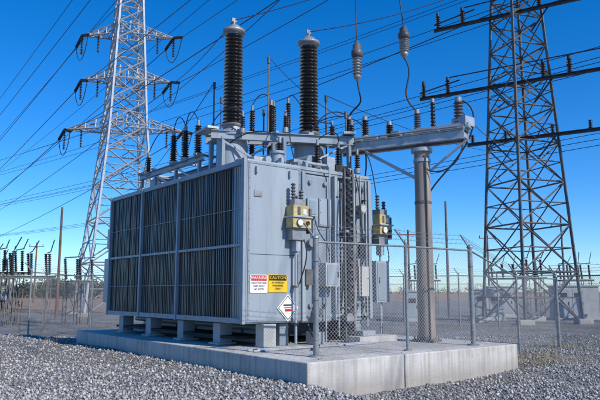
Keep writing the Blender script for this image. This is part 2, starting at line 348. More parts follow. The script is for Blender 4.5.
for p in ((1.3,5.5),(1.25,4.85),(2.6,4.6),(2.5,4.0),(4.1,3.7),(4.0,3.25)): b.beam((p[0],p[1],TOP),(p[0],p[1],5.4),.09,.09,'tank')
b.beam((1.3,5.5,TOP),(2.6,4.6,5.4),.05,.05,'galv'); b.beam((2.5,4.0,TOP),(4.0,3.25,5.3),.05,.05,'galv'); b.beam((1.25,4.85,5.3),(2.5,4.0,TOP),.05,.05,'galv')
b.channel((1.25,5.8,5.05),(1.25,9.7,5.05),.14,.16,'tank2'); b.channel((1.95,5.8,5.0),(1.95,9.7,5.0),.12,.14,'tank2')
for yy in (6.0,7.3,8.6,9.5):
    b.beam((1.25,yy,TOP),(1.25,yy,5.0),.08,.08,'tank'); b.beam((1.95,yy,TOP),(1.95,yy,4.95),.08,.08,'tank'); b.beam((1.1,yy,5.15),(2.1,yy,5.15),.10,.05,'galv')
for ya,yb in ((6.0,7.3),(7.3,8.6)): b.beam((1.25,ya,TOP),(1.25,yb,4.98),.04,.04,'galv')
b.obj('top_support_frame',T,0.004)
b=MB()
def smallb(x,y,z,h,rs=.09,mat='porc',tilt=(0,0)):
    q=(x+tilt[0],y+tilt[1],z+h)
    b.cyl((x,y,z-.12),(x,y,z),rs*1.05,'alu',n=12)
    b.ins((x,y,z),q,rs*.6,rs,max(6,int(h/.06)),mat,12,.9)
    b.cyl(q,(q[0]+tilt[0]*.15,q[1]+tilt[1]*.15,q[2]+.14),rs*.45,'alu',n=8)
for (x,y,z,h,rs) in ((1.25,6.1,5.2,.75,.11),(1.25,6.8,5.2,.75,.11),(1.25,7.5,5.2,.75,.11),(1.25,9.1,5.15,.45,.09),
      (2.35,5.2,5.1,1.25,.09),(2.75,4.9,5.3,1.2,.10),(2.9,4.35,5.6,.85,.08),(3.05,5.2,5.1,1.5,.08),(2.4,6.4,4.7,1.4,.11),
      (3.9,4.4,5.0,1.0,.09),(4.1,4.0,5.5,.45,.09),(4.15,3.3,5.5,.35,.08),(3.0,3.3,4.7,.45,.09),(3.6,3.2,4.7,.45,.09),(2.0,3.5,4.65,.45,.1),
      (1.6,4.5,5.6,.30,.07),(2.4,3.8,5.6,.3,.07),(4.05,3.0,4.65,.35,.08)):
    smallb(x,y,z,h,rs)
b.obj('low_voltage_bushings',T)
b=MB()
for (x,y,z0,z1) in ((2.55,4.75,4.6,7.75),(4.15,4.3,4.6,6.9),(1.5,5.75,5.0,7.1),(3.0,5.6,4.6,6.6),(4.0,3.35,5.3,6.2),(2.0,6.2,5.0,6.9)):
    b.cyl((x,y,z0),(x,y,z1),.022,'galvd',n=8); b.cyl((x,y,z1-.18),(x,y,z1),.04,'poly',n=8)
b.cyl((1.75,3.25,TOP),(1.75,3.25,TOP+.35),.14,'tank2',n=16); b.cyl((1.75,3.25,TOP+.3),(1.75,3.25,TOP+.36),.18,'tank2',n=16)
b.cyl((3.8,3.3,TOP),(3.8,3.3,TOP+.3),.12,'tank2',n=16)
b.box(2.2,2.7,3.2,3.5,TOP+.02,TOP+.25,'tank2'); b.box(3.1,3.35,3.05,3.25,TOP+.02,TOP+.4,'galv')
b.cyl((2.9,3.4,4.75),(2.9,9.0,4.95),.16,'tank',n=16); b.cyl((2.4,3.1,4.62),(3.9,3.1,4.62),.04,'tank2',n=8)
b.cyl((1.6,3.4,4.7),(1.6,5.5,4.9),.05,'tank2',n=8)
b.box(1.5,1.9,8.9,9.5,TOP+.02,TOP+.55,'tank2'); b.box(2.9,3.9,7.6,9.2,TOP+.02,TOP+.9,'tank')
b.cyl((2.2,3.0,TOP+.1),(2.2,4.5,TOP+.35),.045,'alu',n=8); b.box(3.35,3.75,3.0,3.2,TOP+.02,TOP+.22,'blacksteel'); b.box(1.0,1.3,3.1,3.4,TOP-.02,TOP+.14,'galv')
for k in range(4): b.box(1.65+k*.7,1.72+k*.7,2.95,3.1,TOP+.02,TOP+.16,'galv')
b.obj('cover_fittings',T,0.006)
b=MB()
def lead(*p,r=.014): b.tube(bez(p,12),r,'wire',5)
lead((1.25,6.1,6.08),(1.2,6.3,6.5),(1.2,6.6,6.5),(1.25,6.8,6.08)); lead((1.25,6.8,6.08),(1.2,7,6.5),(1.2,7.3,6.5),(1.25,7.5,6.08))
lead((2.35,5.2,6.5),(2.5,5.1,6.9),(2.7,5,6.9),(2.75,4.9,6.6)); lead((2.9,4.35,6.6),(3.1,4.3,7.0),(3.3,4.3,5.9),(4.1,4.0,6.05))
lead((1.25,9.1,5.74),(1.2,8.4,6.4),(1.3,8.0,6.3),(1.25,7.5,6.08)); lead((3.9,4.4,6.1),(4.2,4.0,6.4),(4.6,3.5,6.2),(4.5,3.2,5.8))
lead((2.0,3.5,5.2),(1.7,3.6,5.5),(1.5,4.4,5.5),(1.4,4.9,5.2)); lead((3.0,3.3,5.27),(3.2,3.0,5.6),(3.5,3,5.5),(3.6,3.2,5.27))
lead((4.05,3.0,5.1),(4.3,2.8,5.3),(4.4,2.8,4.6),(4.6,2.9,4.0),(4.62,2.85,3.6)); lead((2.4,3.8,6.0),(2.2,3.4,6.0),(2.0,3.2,5.2),(2.2,3.2,4.7)); lead((1.6,4.5,6.0),(1.3,4.5,6.3),(1.1,5.0,6.0),(1.1,5.2,5.65))
b.obj('jumper_leads',T)
b=MB()
def gauge(x,y,z,w):
    b.box(x-w*.5,x+w*.5,y-.30,y-.04,z,z+.22,'yel'); b.box(x-w*.42,x+w*.42,y-.26,y,z+.26,z+.50,'yel')
    b.box(x-w*.55,x+w*.55,y-.34,y+.0,z+.222,z+.258,'galv'); b.box(x-w*.3,x+w*.3,y-.22,y+.05,z+.502,z+.64,'alu')
    b.box(x-w*.2,x-w*.05,y-.275,y-.26,z+.29,z+.47,'poly'); b.box(x+w*.1,x+w*.3,y-.27,y-.26,z+.3,z+.42,'white')
    b.cyl((x-w*.15,y-.31,z+.11),(x-w*.15,y-.345,z+.11),.07,'white',n=16); b.cyl((x+w*.28,y-.31,z+.11),(x+w*.28,y-.345,z+.11),.045,'black',n=12)
    b.cyl((x-w*.15,y-.305,z+.11),(x-w*.15,y-.335,z+.11),.085,'galvd',n=16)
    b.ins((x-.12,y-.13,z+.64),(x-.12,y-.13,z+1.0),.035,.06,5,'poly',10); b.ins((x+.1,y-.13,z+.64),(x+.1,y-.13,z+.85),.035,.06,3,'poly',10)
    b.box(x-w*.4,x+w*.35,y-.22,y+.05,z-.26,z-.003,'alu'); b.box(x-w*.15,x+w*.1,y-.18,y+.0,z-.5,z-.262,'galv')
    b.box(x-.05,x+.05,y-.06,y+.3,z-.1,z+.02,'galv'); b.cyl((x-.02,y-.1,z-.5),(x-.02,y-.1,.5),.03,'tank2',n=8)
    b.box(x+w*.5+.003,x+w*.62,y-.25,y-.08,z-.1,z+.45,'galvd')
    for zz in (.9,1.7): b.box(x-.07,x+.03,y-.15,y+.02,zz,zz+.04,'galvd')
    b.tube(bez([(x+w*.2,y-.2,z-.2),(x+w*.5,y-.3,z-.6),(x+w*.2,y-.2,z-.9),(x+w*.3,y-.02,z-1.2)]),.016,'wire')
gauge(1.84,FY-.02,2.98,.50); gauge(4.62,2.9,3.0,.42)
b.box(4.26,4.42,2.85,3.1,2.95,3.3,'galv')
b.box(2.56,2.98,2.50,2.80,1.72,2.25,'box'); b.box(2.60,2.94,2.485,2.50,1.76,2.21,'tank2'); b.box(2.90,2.925,2.47,2.485,1.93,2.05,'black')
b.box(4.30,4.75,2.65,3.05,1.35,2.35,'tank2'); b.box(4.34,4.71,2.635,2.65,1.4,2.3,'tank'); b.box(4.38,4.40,2.62,2.635,1.8,1.95,'black')
b.box(3.78,4.10,2.70,2.86,1.5,2.2,'box'); b.box(2.2,2.5,2.7,2.85,3.3,3.7,'tank2'); b.box(2.24,2.46,2.69,2.70,3.34,3.66,'tank')
b.box(3.12,3.24,2.74,2.86,3.2,3.6,'blacksteel'); b.box(3.56,3.70,2.66,2.80,1.9,2.5,'galvd'); b.box(3.9,4.12,2.72,2.86,2.5,2.8,'blacksteel'); b.box(2.14,2.34,2.68,2.82,1.75,2.1,'galvd')
b.cyl((2.35,2.78,2.7),(2.35,2.70,2.7),.10,'alu',n=16); b.cyl((3.95,2.86,3.6),(3.95,2.70,3.6),.12,'alu',n=16); b.cyl((3.95,2.699,3.6),(3.95,2.69,3.6),.085,'box',n=16)
for (x,z0,z1) in ((2.45,.5,3.3),(2.75,.5,1.72),(3.14,.6,4.2),(4.5,.5,1.35),(4.05,.6,4.3),(2.88,2.25,4.5),(3.86,2.2,4.4),(3.66,.5,3.2)): b.cyl((x,2.72,z0),(x,2.72,z1),.022,'galv',n=8)
for z in (1.0,1.9,2.9,3.8): b.box(3.08,3.2,2.70,2.80,z,z+.03,'blacksteel'); b.box(4.0,4.1,2.70,2.86,z,z+.03,'blacksteel')
b.tube(bez([(2.4,2.7,3.3),(2.4,2.5,2.6),(2.7,2.5,2.9),(2.75,2.6,2.25)]),.015,'wire'); b.tube(bez([(3.9,2.7,3.5),(3.7,2.55,2.8),(4.0,2.6,2.6),(3.9,2.75,2.2)]),.015,'wire')
b.tube(bez([(3.3,2.7,4.4),(3.0,2.5,3.6),(3.2,2.5,2.4),(3.1,2.6,1.2)]),.018,'wire'); b.tube(bez([(3.7,2.7,4.4),(3.8,2.5,3.6),(3.6,2.5,2.4),(3.75,2.6,1.0)]),.018,'wire')  # hoses added to give the panel a mottled, shadowed look
b.cyl((3.3,2.55,1.0),(3.3,3.0,1.0),.07,'alu',n=12); b.lathe((3.3,2.5,1.0),(3.3,2.6,1.0),[(.12,0),(.12,.04)],'alu',12)
b.cyl((2.45,2.6,1.15),(2.45,2.82,1.15),.06,'alu',n=12); b.cyl((2.45,2.57,1.15),(2.45,2.6,1.15),.09,'galvd',n=12)
b.obj('gauges_and_cabinets',T,0.006)
b=MB()
for x in (3.26,3.52): b.box(x-.02,x+.02,2.60,2.66,.5,4.5,'galvd')
for z in np.arange(.65,4.45,.16):
    b.box(3.28,3.50,2.61,2.65,z,z+.045,'galvd'); b.box(3.30,3.42,2.56,2.61,z+.02,z+.09,'blacksteel')
for z in (1.2,2.6,4.0): b.box(3.36,3.42,2.66,3.0,z,z+.05,'galv')
b.obj('ladder',T)
def text(s,x,z,size,mat,y,parent):
    c=bpy.data.curves.new('lettering','FONT'); c.body=s; c.size=size; c.align_x='CENTER'; c.align_y='CENTER'; c.materials.append(M[mat]); c.extrude=0.001
    o=bpy.data.objects.new('lettering',c); o.location=(x,y,z); o.rotation_euler=(math.radians(90),0,0); o.parent=parent; S.collection.objects.link(o)
def sign(name,x,z,w,h,base,head,title,tcol,lines,y):
    e=empty(name,ORG,RZ); b=MB(); b.box(x-w/2,x+w/2,y-.006,y,z-h/2,z+h/2,base); b.box(x-w/2+.02,x+w/2-.02,y-.009,y-.0061,z+h*.16,z+h/2-.015,head)
    for sx in (-1,1):
        for sz_ in (-1,1): b.cyl((x+sx*(w/2-.012),y-.01,z+sz_*(h/2-.012)),(x+sx*(w/2-.012),y-.006,z+sz_*(h/2-.012)),.006,'alu',n=6)
    b.obj('plate',e); text(title,x,z+h*.32,h*.25,tcol,y-.011,e)
    for i,l in enumerate(lines): text(l,x,z+h*.04-i*h*.17,h*.14,'black',y-.011,e)
sign('warning_sign',.92,1.77,.44,.38,'white','red','WARNING','white',['HIGH VOLTAGE','KEEP AWAY','NO ENTRY'],FY-.012)
sign('caution_sign',1.41,1.78,.50,.38,'yelsign','black','CAUTION','yelsign',['AUTHORIZED','PERSONNEL','ONLY'],FY-.012)
e=empty('hazard_placard',ORG,RZ); b=MB(); cx,cz,r=1.68,1.26,.29; y=FY-.02
vs=[(cx,y,cz-r),(cx+r,y,cz),(cx,y,cz+r),(cx-r,y,cz)]; b.add(vs+[(a,yy+.005,c) for a,yy,c in vs],[(0,1,2,3),(7,6,5,4),(0,4,5,1),(1,5,6,2),(2,6,7,3),(3,7,4,0)],'white')
rr=.25; y2=y-.003; t=.012
for (p,q) in (((0,-1),(1,0)),((1,0),(0,1)),((0,1),(-1,0)),((-1,0),(0,-1))):
    b.beam((cx+p[0]*rr,y2,cz+p[1]*rr),(cx+q[0]*rr,y2,cz+q[1]*rr),.004,t,'black')
b.beam((cx-.12,y2,cz+.06),(cx+.10,y2,cz+.06),.004,.03,'black'); b.beam((cx-.08,y2,cz-.05),(cx+.09,y2,cz-.05),.004,.05,'red'); b.beam((cx-.1,y2,cz+.0),(cx+.1,y2,cz+.012),.004,.015,'black')
b.obj('plate',e)

# ---------------------------------------------------------------- column with bus beam
C=empty('bus_support_column',ORG,RZ)
b=MB(); cx,cy=5.0,1.72
b.cyl((cx,cy,.452),(cx,cy,.50),.34,'galvd',n=24)
b.lathe((cx,cy,.50),(cx,cy,5.0),[(.205,0),(.20,2.2),(.185,4.5)],'tan',28)
b.cyl((cx,cy,4.97),(cx,cy,5.06),.26,'galv',n=20); b.cyl((cx,cy,3.7),(cx,cy,3.76),.205,'galvd',n=24); b.cyl((cx,cy,4.72),(cx,cy,4.80),.21,'galv',n=24)
b.cyl((cx-.1,cy-.2,.5),(cx-.1,cy-.2,4.9),.018,'galvd',n=8)
for i in range(8):
    t=i*math.pi/4; b.cyl((cx+.28*math.cos(t),cy+.28*math.sin(t),.5),(cx+.28*math.cos(t),cy+.28*math.sin(t),.58),.02,'alu',n=6)
b.obj('column',C)
b=MB()
p=Vector((4.2,3.81,5.28)); q=Vector((5.45,.72,5.28)); d=(q-p).normalized(); s=Vector((d.y,-d.x,0))
for k in (-.2,.2): b.channel(p+s*k,q+s*k,.11,.24,'galv')
for t in (0.02,.2,.4,.6,.8,.98): c=p.lerp(q,t); b.beam(c-s*.18,c+s*.18,.10,.12,'tank2'); b.beam(c-s*.3+Vector((0,0,.135)),c+s*.3+Vector((0,0,.135)),.16,.03,'tank2')
b.beam(p.lerp(q,.60)+Vector((0,0,.22)),q+d*.1+Vector((0,0,.22)),.30,.12,'tank2')
b.beam(p.lerp(q,.0)+Vector((0,0,.22)),p.lerp(q,.33)+Vector((0,0,.22)),.26,.10,'tank2')
b.beam(p.lerp(q,.45)+Vector((0,0,.22)),p.lerp(q,.52)+Vector((0,0,.22)),.4,.12,'alu')
b.beam(p.lerp(q,.22)+Vector((0,0,-.12)),Vector((cx,cy,4.25)),.08,.08,'galv')
b.beam(q+Vector((0,0,-.12)),Vector((cx,cy,4.35)),.05,.05,'galv')
b.obj('bus_beam',C,0.006)
b=MB()
for t,h,rs,mt in ((.08,.5,.1,'porc'),(.22,.42,.10,'porc'),(.64,.4,.09,'poly'),(.76,.62,.07,'porc'),(.95,.55,.12,'poly'),(.42,.3,.1,'porc')):
    c=p.lerp(q,t)+Vector((0,0,.3 if t>.58 or t<.33 else .2)); b.cyl(c-Vector((0,0,.05)),c,rs*1.1,'alu',n=12); b.ins(c,c+Vector((0,0,h)),rs*.6,rs,7,mt,12); b.cyl(c+Vector((0,0,h)),c+Vector((0,0,h+.1)),rs*.7,'alu',n=10)
b.box(q.x-.15,q.x+.2,q.y-.1,q.y+.3,5.5,5.72,'galv')
b.tube(bez([q+Vector((.05,.15,.9)),q+Vector((.4,-.2,.8)),q+Vector((.45,-.2,-.3)),Vector((cx+.25,cy-.1,4.4)),Vector((cx+.2,cy,3.9))]),.022,'wire')
b.tube(bez([p.lerp(q,.08)+Vector((0,0,.88)),p+Vector((-.6,-.2,1.2)),p+Vector((-.9,.2,.3))]),.018,'wire')
b.tube(bez([p.lerp(q,.22)+Vector((0,0,-.1)),p.lerp(q,.25)+Vector((0,0,-1.2)),p.lerp(q,.1)+Vector((-.1,0,-1.6)),Vector((4.35,3.2,3.6))]),.02,'wire')
b.tube(bez([q+Vector((0,.1,-.1)),q+Vector((-.1,.1,-1.0)),q+Vector((-.5,.9,-.9)),Vector((cx-.1,cy-.2,4.6))]),.018,'wire')
b.tube([p+s*.25+Vector((0,0,.2)),q+s*.25+Vector((0,0,.18))],.025,'alu')
b.obj('insulators_and_cables',C)

def hang(name,x,y,zb,zt,ztop,xtop,ytop,low):
    b=MB(); L=zt-zb
    b.lathe((x,y,zb),(x,y,zt),[(.03,0),(.06,.04),(.09,.08),(.10,.10),(.10,.14),(.075,.16)],'alu',16)
    b.ins((x,y,zb+.16),(x,y,zt-L*.42),.085,.13,6,'alu',16)
    b.lathe((x,y,zt-L*.42),(x,y,zt),[(.10,0),(.15,.03),(.15,L*.16),(.11,L*.19),(.11,L*.3),(.07,L*.34),(.03,L*.42)],'poly',16)
    b.tube(sagpts((x,y,zt),(xtop,ytop,ztop),.0,2),.016,'wire')
    b.tube(bez(low),.022,'wire')
    b.obj(name)
e4=p.lerp(q,.08); h1=W(e4.x,e4.y,6.2); e5=p.lerp(q,.64); h2=W(e5.x,e5.y,6.05)
hang('hanging_surge_arrester',1.48,15.5,6.98,8.08,11.2,1.42,15.5,[(1.48,15.5,7.0),(1.55,15.5,6.3),(1.75,15.6,6.5),h1+Vector((0,0,.15)),h1-Vector((0,0,.1))])
hang('hanging_surge_arrester',2.62,15.0,7.40,8.28,11.6,2.2,15.0,[(2.62,15,7.42),(2.95,15,6.9),(2.45,15,6.6),(2.6,15,6.3),h2])

# ---------------------------------------------------------------- lattice towers
def tower(name,cx,cy,rot,levels,arms,mat,r,armdir,nsub):
    e=empty(name,(cx,cy,0)); b=MB()
    def half(z):
        for (z0,h0),(z1,h1) in zip(levels[:-1],levels[1:]):
            if z<=z1: return h0+(h1-h0)*(z-z0)/(z1-z0)
        return levels[-1][1]
    def cor(z,i):
        h=half(z); t=rot+math.pi/4+i*math.pi/2; return Vector((math.cos(t)*h*1.414,math.sin(t)*h*1.414,z))
    z=0; zs=[0]
    while z<levels[-1][0]:
        z+=max(1.15,half(z)*nsub); zs.append(min(z,levels[-1][0]))
    for za,zb in zip(zs[:-1],zs[1:]):
        for i in range(4):
            j=(i+1)%4; b.rod(cor(za,i),cor(zb,i),r*1.9,mat)
            b.rod(cor(za,i),cor(zb,j),r,mat); b.rod(cor(za,j),cor(zb,i),r,mat); b.rod(cor(zb,i),cor(zb,j),r,mat)
            if half(za)>1.2:
                m=(cor(za,i)+cor(zb,j)+cor(za,j)+cor(zb,i))/4; zm=(za+zb)/2
                b.rod(cor(zm,i),m,r*.7,mat); b.rod(cor(zm,j),m,r*.7,mat)
                if za>0: b.rod(cor(za,i).lerp(cor(za,j),.5),m.lerp(cor(za,i),.5),r*.6,mat)
    for i in range(4): c=cor(0,i); b.box(c.x-.35,c.x+.35,c.y-.35,c.y+.35,-.3,.25,'conc')
    b.obj('lattice_body',e)
    tips=[]; b=MB(); d=Vector((math.cos(armdir),math.sin(armdir),0)); n=Vector((-d.y,d.x,0)); ib=MB()
    for (za,span,hh) in arms:
        for sgn in (-1,1):
            tip=d*sgn*span+Vector((0,0,za)); h=half(za)*.9
            roots=[n*h+d*sgn*h*.3+Vector((0,0,za)),-n*h+d*sgn*h*.3+Vector((0,0,za)),n*h*.8+d*sgn*h*.3+Vector((0,0,za+hh)),-n*h*.8+d*sgn*h*.3+Vector((0,0,za+hh))]
            for rt in roots: b.rod(rt,tip,r*1.1,mat)
            K=5
            for k in range(K):
                t=k/K; t2=(k+1)/K; P=[rt.lerp(tip,t) for rt in roots]; Q=[rt.lerp(tip,min(t2,.97)) for rt in roots]
                b.rod(P[0],Q[1],r*.7,mat); b.rod(P[2],Q[0],r*.7,mat); b.rod(P[3],Q[1],r*.7,mat); b.rod(P[0],P[1],r*.7,mat); b.rod(P[0],P[2],r*.7,mat); b.rod(P[1],P[3],r*.7,mat)
            tips.append(Vector((cx,cy,0))+tip)
            ld=Vector((.58,-.81,0))
            for sg in (-1,1):
                e_=tip+ld*sg*1.5+Vector((0,0,-.45)); ib.ins(tip,e_,.03,.12,13,'porc',8)
            ib.ins(tip,tip+Vector((0,0,-1.5)),.03,.11,12,'porc',8); ib.ins(tip-d*sgn*1.2,tip-d*sgn*1.2+Vector((0,0,-1.3)),.03,.10,11,'porc',8)
            ib.tube(bez([tip+ld*1.5+Vector((0,0,-.45)),tip+ld*.8+Vector((0,0,-2.4)),tip-ld*.8+Vector((0,0,-2.4)),tip-ld*1.5+Vector((0,0,-.45))],8),.03,'wire',4)
    if arms: b.obj('cross_arms',e); ib.obj('insulator_strings',e)
    return tips
TX=-13.0
tipsL=tower('transmission_tower',TX,45,math.radians(28),[(0,2.65),(13,1.35),(25,.75)],[(13.4,4.3,1.2),(17.2,3.3,1.0),(20.7,3.4,1.0)],'galv',.055,math.radians(4),1.35)
tower('transmission_tower',12.1,33.2,math.radians(18),[(0,1.75),(22,.72)],[],'galvd',.045,0,1.5)
R=empty('tower_switch_bars'); b=MB(); d=Vector((7.25,-4.5,0)).normalized(); c0=Vector((12.1,33.0,0))
for z,l0,l1 in ((16.8,-4.6,9),(12.8,-5.6,9),(9.7,-2.9,9)):
    o=Vector((-d.y,d.x,0))*-.55
    b.channel(c0+d*l0+o+Vector((0,0,z)),c0+d*l1+o+Vector((0,0,z)),.16,.18,'blacksteel',.03)
    if z>12:
        for t in ((l0+.25),(l0+1.7),1.3,2.6,4.2):
            q0=c0+d*t+o+Vector((0,0,z+.08)); b.ins(q0,q0+Vector((0,0,.75)),.07,.15,6,'porc',10); b.cyl(q0+Vector((0,0,.75)),q0+Vector((0,0,.95)),.10,'blacksteel',n=8)
        b.beam(c0+d*(l0)+o+Vector((0,0,z+.35)),c0+d*(l0+2.4)+o+Vector((0,0,z+.75)),.06,.06,'blacksteel')
        b.tube([c0+d*(l0+1.7)+o+Vector((0,0,z+1.0)),c0+d*l1+o+Vector((0,0,z+1.15))],.035,'wire')
    else:
        for t in (l0+.3,-.8,1.6,3.4):
            q0=c0+d*t+o+Vector((0,0,z+.08)); b.ins(q0,q0+Vector((0,0,.45)),.06,.12,4,'porc',10)
    b.beam(c0+d*(-1.5)+o+Vector((0,0,z)),c0+d*(-.6)+o*.2+Vector((0,0,z-1.1)),.06,.06,'blacksteel'); b.beam(c0+d*(1.8)+o+Vector((0,0,z)),c0+d*(.7)+o*.2+Vector((0,0,z-1.1)),.06,.06,'blacksteel')
b.obj('bars_and_insulators',R)

# ---------------------------------------------------------------- power lines
def wire(p,q,sag=0.3,r=.02,n=18):
    b=MB(); b.tube(sagpts(p,q,sag,n),r,'wire',5); b.obj('power_line')
ld=Vector((.713,-1,0))
for t in tipsL:
    u=ld.normalized(); a=t+u*1.5-Vector((0,0,.45)); c=t-u*1.5-Vector((0,0,.45))
    wire(a,a+ld*55,.8,.022); wire(c,c-ld*150,2.5,.03)
tp=Vector((TX,45,25)); wire(tp,tp+ld*50,.5,.02); wire(tp,tp-ld*150,2,.025)
for (x,z) in ((-19.5,23.5),(-21,19.5),(-9,24.5)):
    tp=Vector((x,46,z)); wire(tp+ld*50,tp-ld*120,2.5,.022,26)
wd=Vector((-1.09,1,0))
for (x,y,z,r) in ((12.1,33,13.8,.02),(15.0,31.2,17.9,.02),(8.6,35.2,17.8,.02),(8.2,35.5,13.9,.02),(15.0,31.3,13.9,.02),(11.0,33.6,9.8,.016),(14.5,31.4,9.8,.018),(17.5,30,9.8,.018),(18,29.8,13.9,.02),(12.5,33,19.8,.018),(17,31,20.5,.018)):
    s_=Vector((x,y,z)); wire(s_-wd*12,s_+wd*75,1.2,r)
wire((2.2,15,11.6),(1.42,15.5,11.2),.0,.012)
wire((14,5,12.0),(2.2,15,11.6),.2,.014); wire((1.42,15.5,11.2),(TX,44.2,13.2),.5,.014)
t1=W(1.68,5.1,8.66); t2=W(3.5,4.24,8.53)
wire(t1,(-12.0,44.5,17.0),1.2,.013); wire(t2,(9,20,13.5),.5,.013)
wire(t1,(7,18,13.6),.4,.013)
wire(W(2.55,4.75,7.75),W(4.2,3.8,6.2),.15,.01)
wire(W(4.15,4.3,6.9),(12,33.2,9.0),.4,.011); wire(W(5.4,.9,6.0),(12,33.0,9.7),.6,.012)
wire(W(1.5,5.75,7.1),(TX,46,9),.6,.012)

# ---------------------------------------------------------------- fences
def fence(name,pts,h=2.15,arm=(-.25,-.1),thick=(),mesh=True,rail=True,armlen=.35,r=.032):
    e=empty(name); b=MB(); me=bpy.data.meshes.new('mesh'); vs=[];fs=[];uv=[]; s0=0
    P=[]
    for i,(x,y,*z) in enumerate(pts):
        z0=z[0] if z else float(gh(np.array(x),np.array(y))); P.append(Vector((x,y,z0)))
        rr=.055 if i in thick else r
        b.cyl((x,y,z0-.2),(x,y,z0+h),rr,'post',n=12); b.lathe((x,y,z0+h),(x,y,z0+h+.08),[(rr*1.25,0),(rr*1.25,.03),(rr*.3,.07)],'post',10)
        for zz in (.3,1.0,1.7): b.cyl((x,y,z0+zz),(x,y,z0+zz+.02),rr*1.2,'post',n=12)
        if z: b.cyl((x,y,z0),(x,y,z0+.03),rr*2.4,'post',n=12)
        if armlen: b.cyl((x,y,z0+h-.02),(x+arm[0]*armlen*2.5,y+arm[1]*armlen*2.5,z0+h+armlen*.8),.018,'post',n=6)
    for a,q in zip(P[:-1],P[1:]):
        L=(q-a).length
        if rail: b.cyl(a+Vector((0,0,h-.06)),q+Vector((0,0,h-.06)),.021,'post',n=8)
        if armlen:
            for k in (.3,.62,.95):
                o=Vector((arm[0]*armlen*2.5*k,arm[1]*armlen*2.5*k,h+armlen*.8*k)); b.tube(sagpts(a+o,q+o,.02,5),.004,'post',4)
                for m_ in np.arange(.1,L,.16):
                    pp=a.lerp(q,m_/L)+o; b.rod(pp-Vector((.02,0,.025)),pp+Vector((.02,0,.025)),.003,'post')
        # the fabric bellies slightly between the posts
        o=len(vs); K=6; nrm=Vector((-(q-a).y,(q-a).x,0)).normalized()
        for k in range(K+1):
            t=k/K; off=nrm*(.025*math.sin(math.pi*t)*math.cos(5*t+s0)); c=a.lerp(q,t)+off
            vs+=[c+Vector((0,0,.03)),c+Vector((0,0,h*.5))+off*.8,a.lerp(q,t)+Vector((0,0,h-.06))]; uv+=[(s0+L*t,0),(s0+L*t,h*.5),(s0+L*t,h-.06)]
        for k in range(K):
            i0=o+k*3; fs+=[(i0,i0+3,i0+4,i0+1),(i0+1,i0+4,i0+5,i0+2)]
        s0+=L
    b.obj('posts_and_rails',e)
    if mesh:
        me.from_pydata([tuple(v) for v in vs],[],fs); l=me.uv_layers.new(name='UVMap')
        for lp in me.loops: l.data[lp.index].uv=uv[lp.vertex_index]
        me.materials.append(M['chain']); o=bpy.data.objects.new('chain_link_mesh',me); o.parent=e; S.collection.objects.link(o)
f=[W(.72,.64,.45),W(2.89,.42,.45),W(4.97,.4,.45)]
fence('chain_link_fence',[tuple(p_) for p_ in f]+[(5.8,16.9),(7.95,19.6)],2.12,thick=(0,2,4))
fence('chain_link_fence',[(7.95,19.6),(9.6,17.4),(11.5,15.0)],2.2)
fence('chain_link_fence',[(2.5,31),(5.0,30.4),(7.5,29.8),(9.2,29.4),(11.6,28.8),(14,28.2),(16.5,27.6),(19,27)],2.4)
fence('chain_link_fence',[(-30,39),(-27,38),(-24,37),(-21,36),(-18.5,35.2),(-16,34.4),(-13.5,33.6),(-11.2,32.8),(-9,32)],2.5)
fence('chain_link_fence',[(-9.6,22.5),(-8.9,27),(-9,32)],2.3,arm=(-.3,0))
fence('chain_link_fence',[(0,62),(8,61),(16,60),(24,59),(32,58),(40,57)],2.4,armlen=0)

# ---------------------------------------------------------------- distant switchgear
def switchgear(x,y,rot,n_,h,name='disconnect_switch'):
    e=empty(name,(x,y,0),rot); b=MB()
    w=(n_-1)*.8
    for xx in (-w/2,w/2):
        for yy in (0,1.0):
            for k in (-.09,.09): b.beam((xx+k,yy,-.1),(xx+k,yy,h),.03,.06,'galvd')
            for m in range(int(h/.35)): b.beam((xx-.09,yy,m*.35),(xx+.09,yy,m*.35+.3),.02,.02,'galvd')
        b.beam((xx,0,h*.3),(xx,1,h*.9),.04,.04,'galvd')
    b.channel((-w/2-.3,0,h),(w/2+.3,0,h),.10,.12,'galvd'); b.channel((-w/2-.3,1,h),(w/2+.3,1,h),.10,.12,'galvd')
    for i in range(n_):
        xx=-w/2+i*.8; b.ins((xx,0,h+.1),(xx-.05,0,h+1.1),.05,.095,11,'brownins',10); b.ins((xx,1,h+.1),(xx-.1,1,h+1.15),.05,.095,11,'brownins',10)
        b.rod((xx,-.2,h+1.2),(xx,1.2,h+1.2),.03,'alu'); b.rod((xx,0,h+1.2),(xx+.2+random.uniform(-.1,.1),0,h+1.6+random.random()*.4),.025,'wire')
    b.obj('frame_and_insulators',e)
switchgear(-12.6,29.5,.5,3,2.3); switchgear(-16.0,33,.4,3,2.4); switchgear(-18.5,36.5,.2,4,2.4); switchgear(-10.6,31,.9,2,2.1); switchgear(-13.9,30.5,.7,2,2.5); switchgear(-22,42,.1,4,2.6)
e=empty('capacitor_rack',(-15.2,31.5,0),.3); b=MB()
for xx in (-.6,.6): b.beam((xx,0,0),(xx,0,1.9),.08,.08,'galvd')
for k in range(4): b.box(-.62+k*.32,-.38+k*.32,-.12,.12,1.2,1.6,'tank2'); b.cyl((-.5+k*.32,0,1.6),(-.5+k*.32,0,1.75),.03,'porc',n=8)
b.box(-.7,.7,-.15,.15,1.12,1.19,'galvd')
b.obj('rack',e)
def pole(x,y,h,r=.13,mat='wood',arm=True,name='utility_pole'):
    b=MB(); b.lathe((x,y,-.3),(x,y,h),[(r,0),(r*.7,h+.3)],mat,12)
    if arm:
        b.beam((x-1.1,y-.14,h-.6),(x+1.1,y-.14,h-.6),.1,.12,mat)
        for k in (-1,0,1): b.ins((x+k,y-.14,h-.54),(x+k,y-.14,h-.25),.04,.07,4,'porc',8)
    b.obj(name)
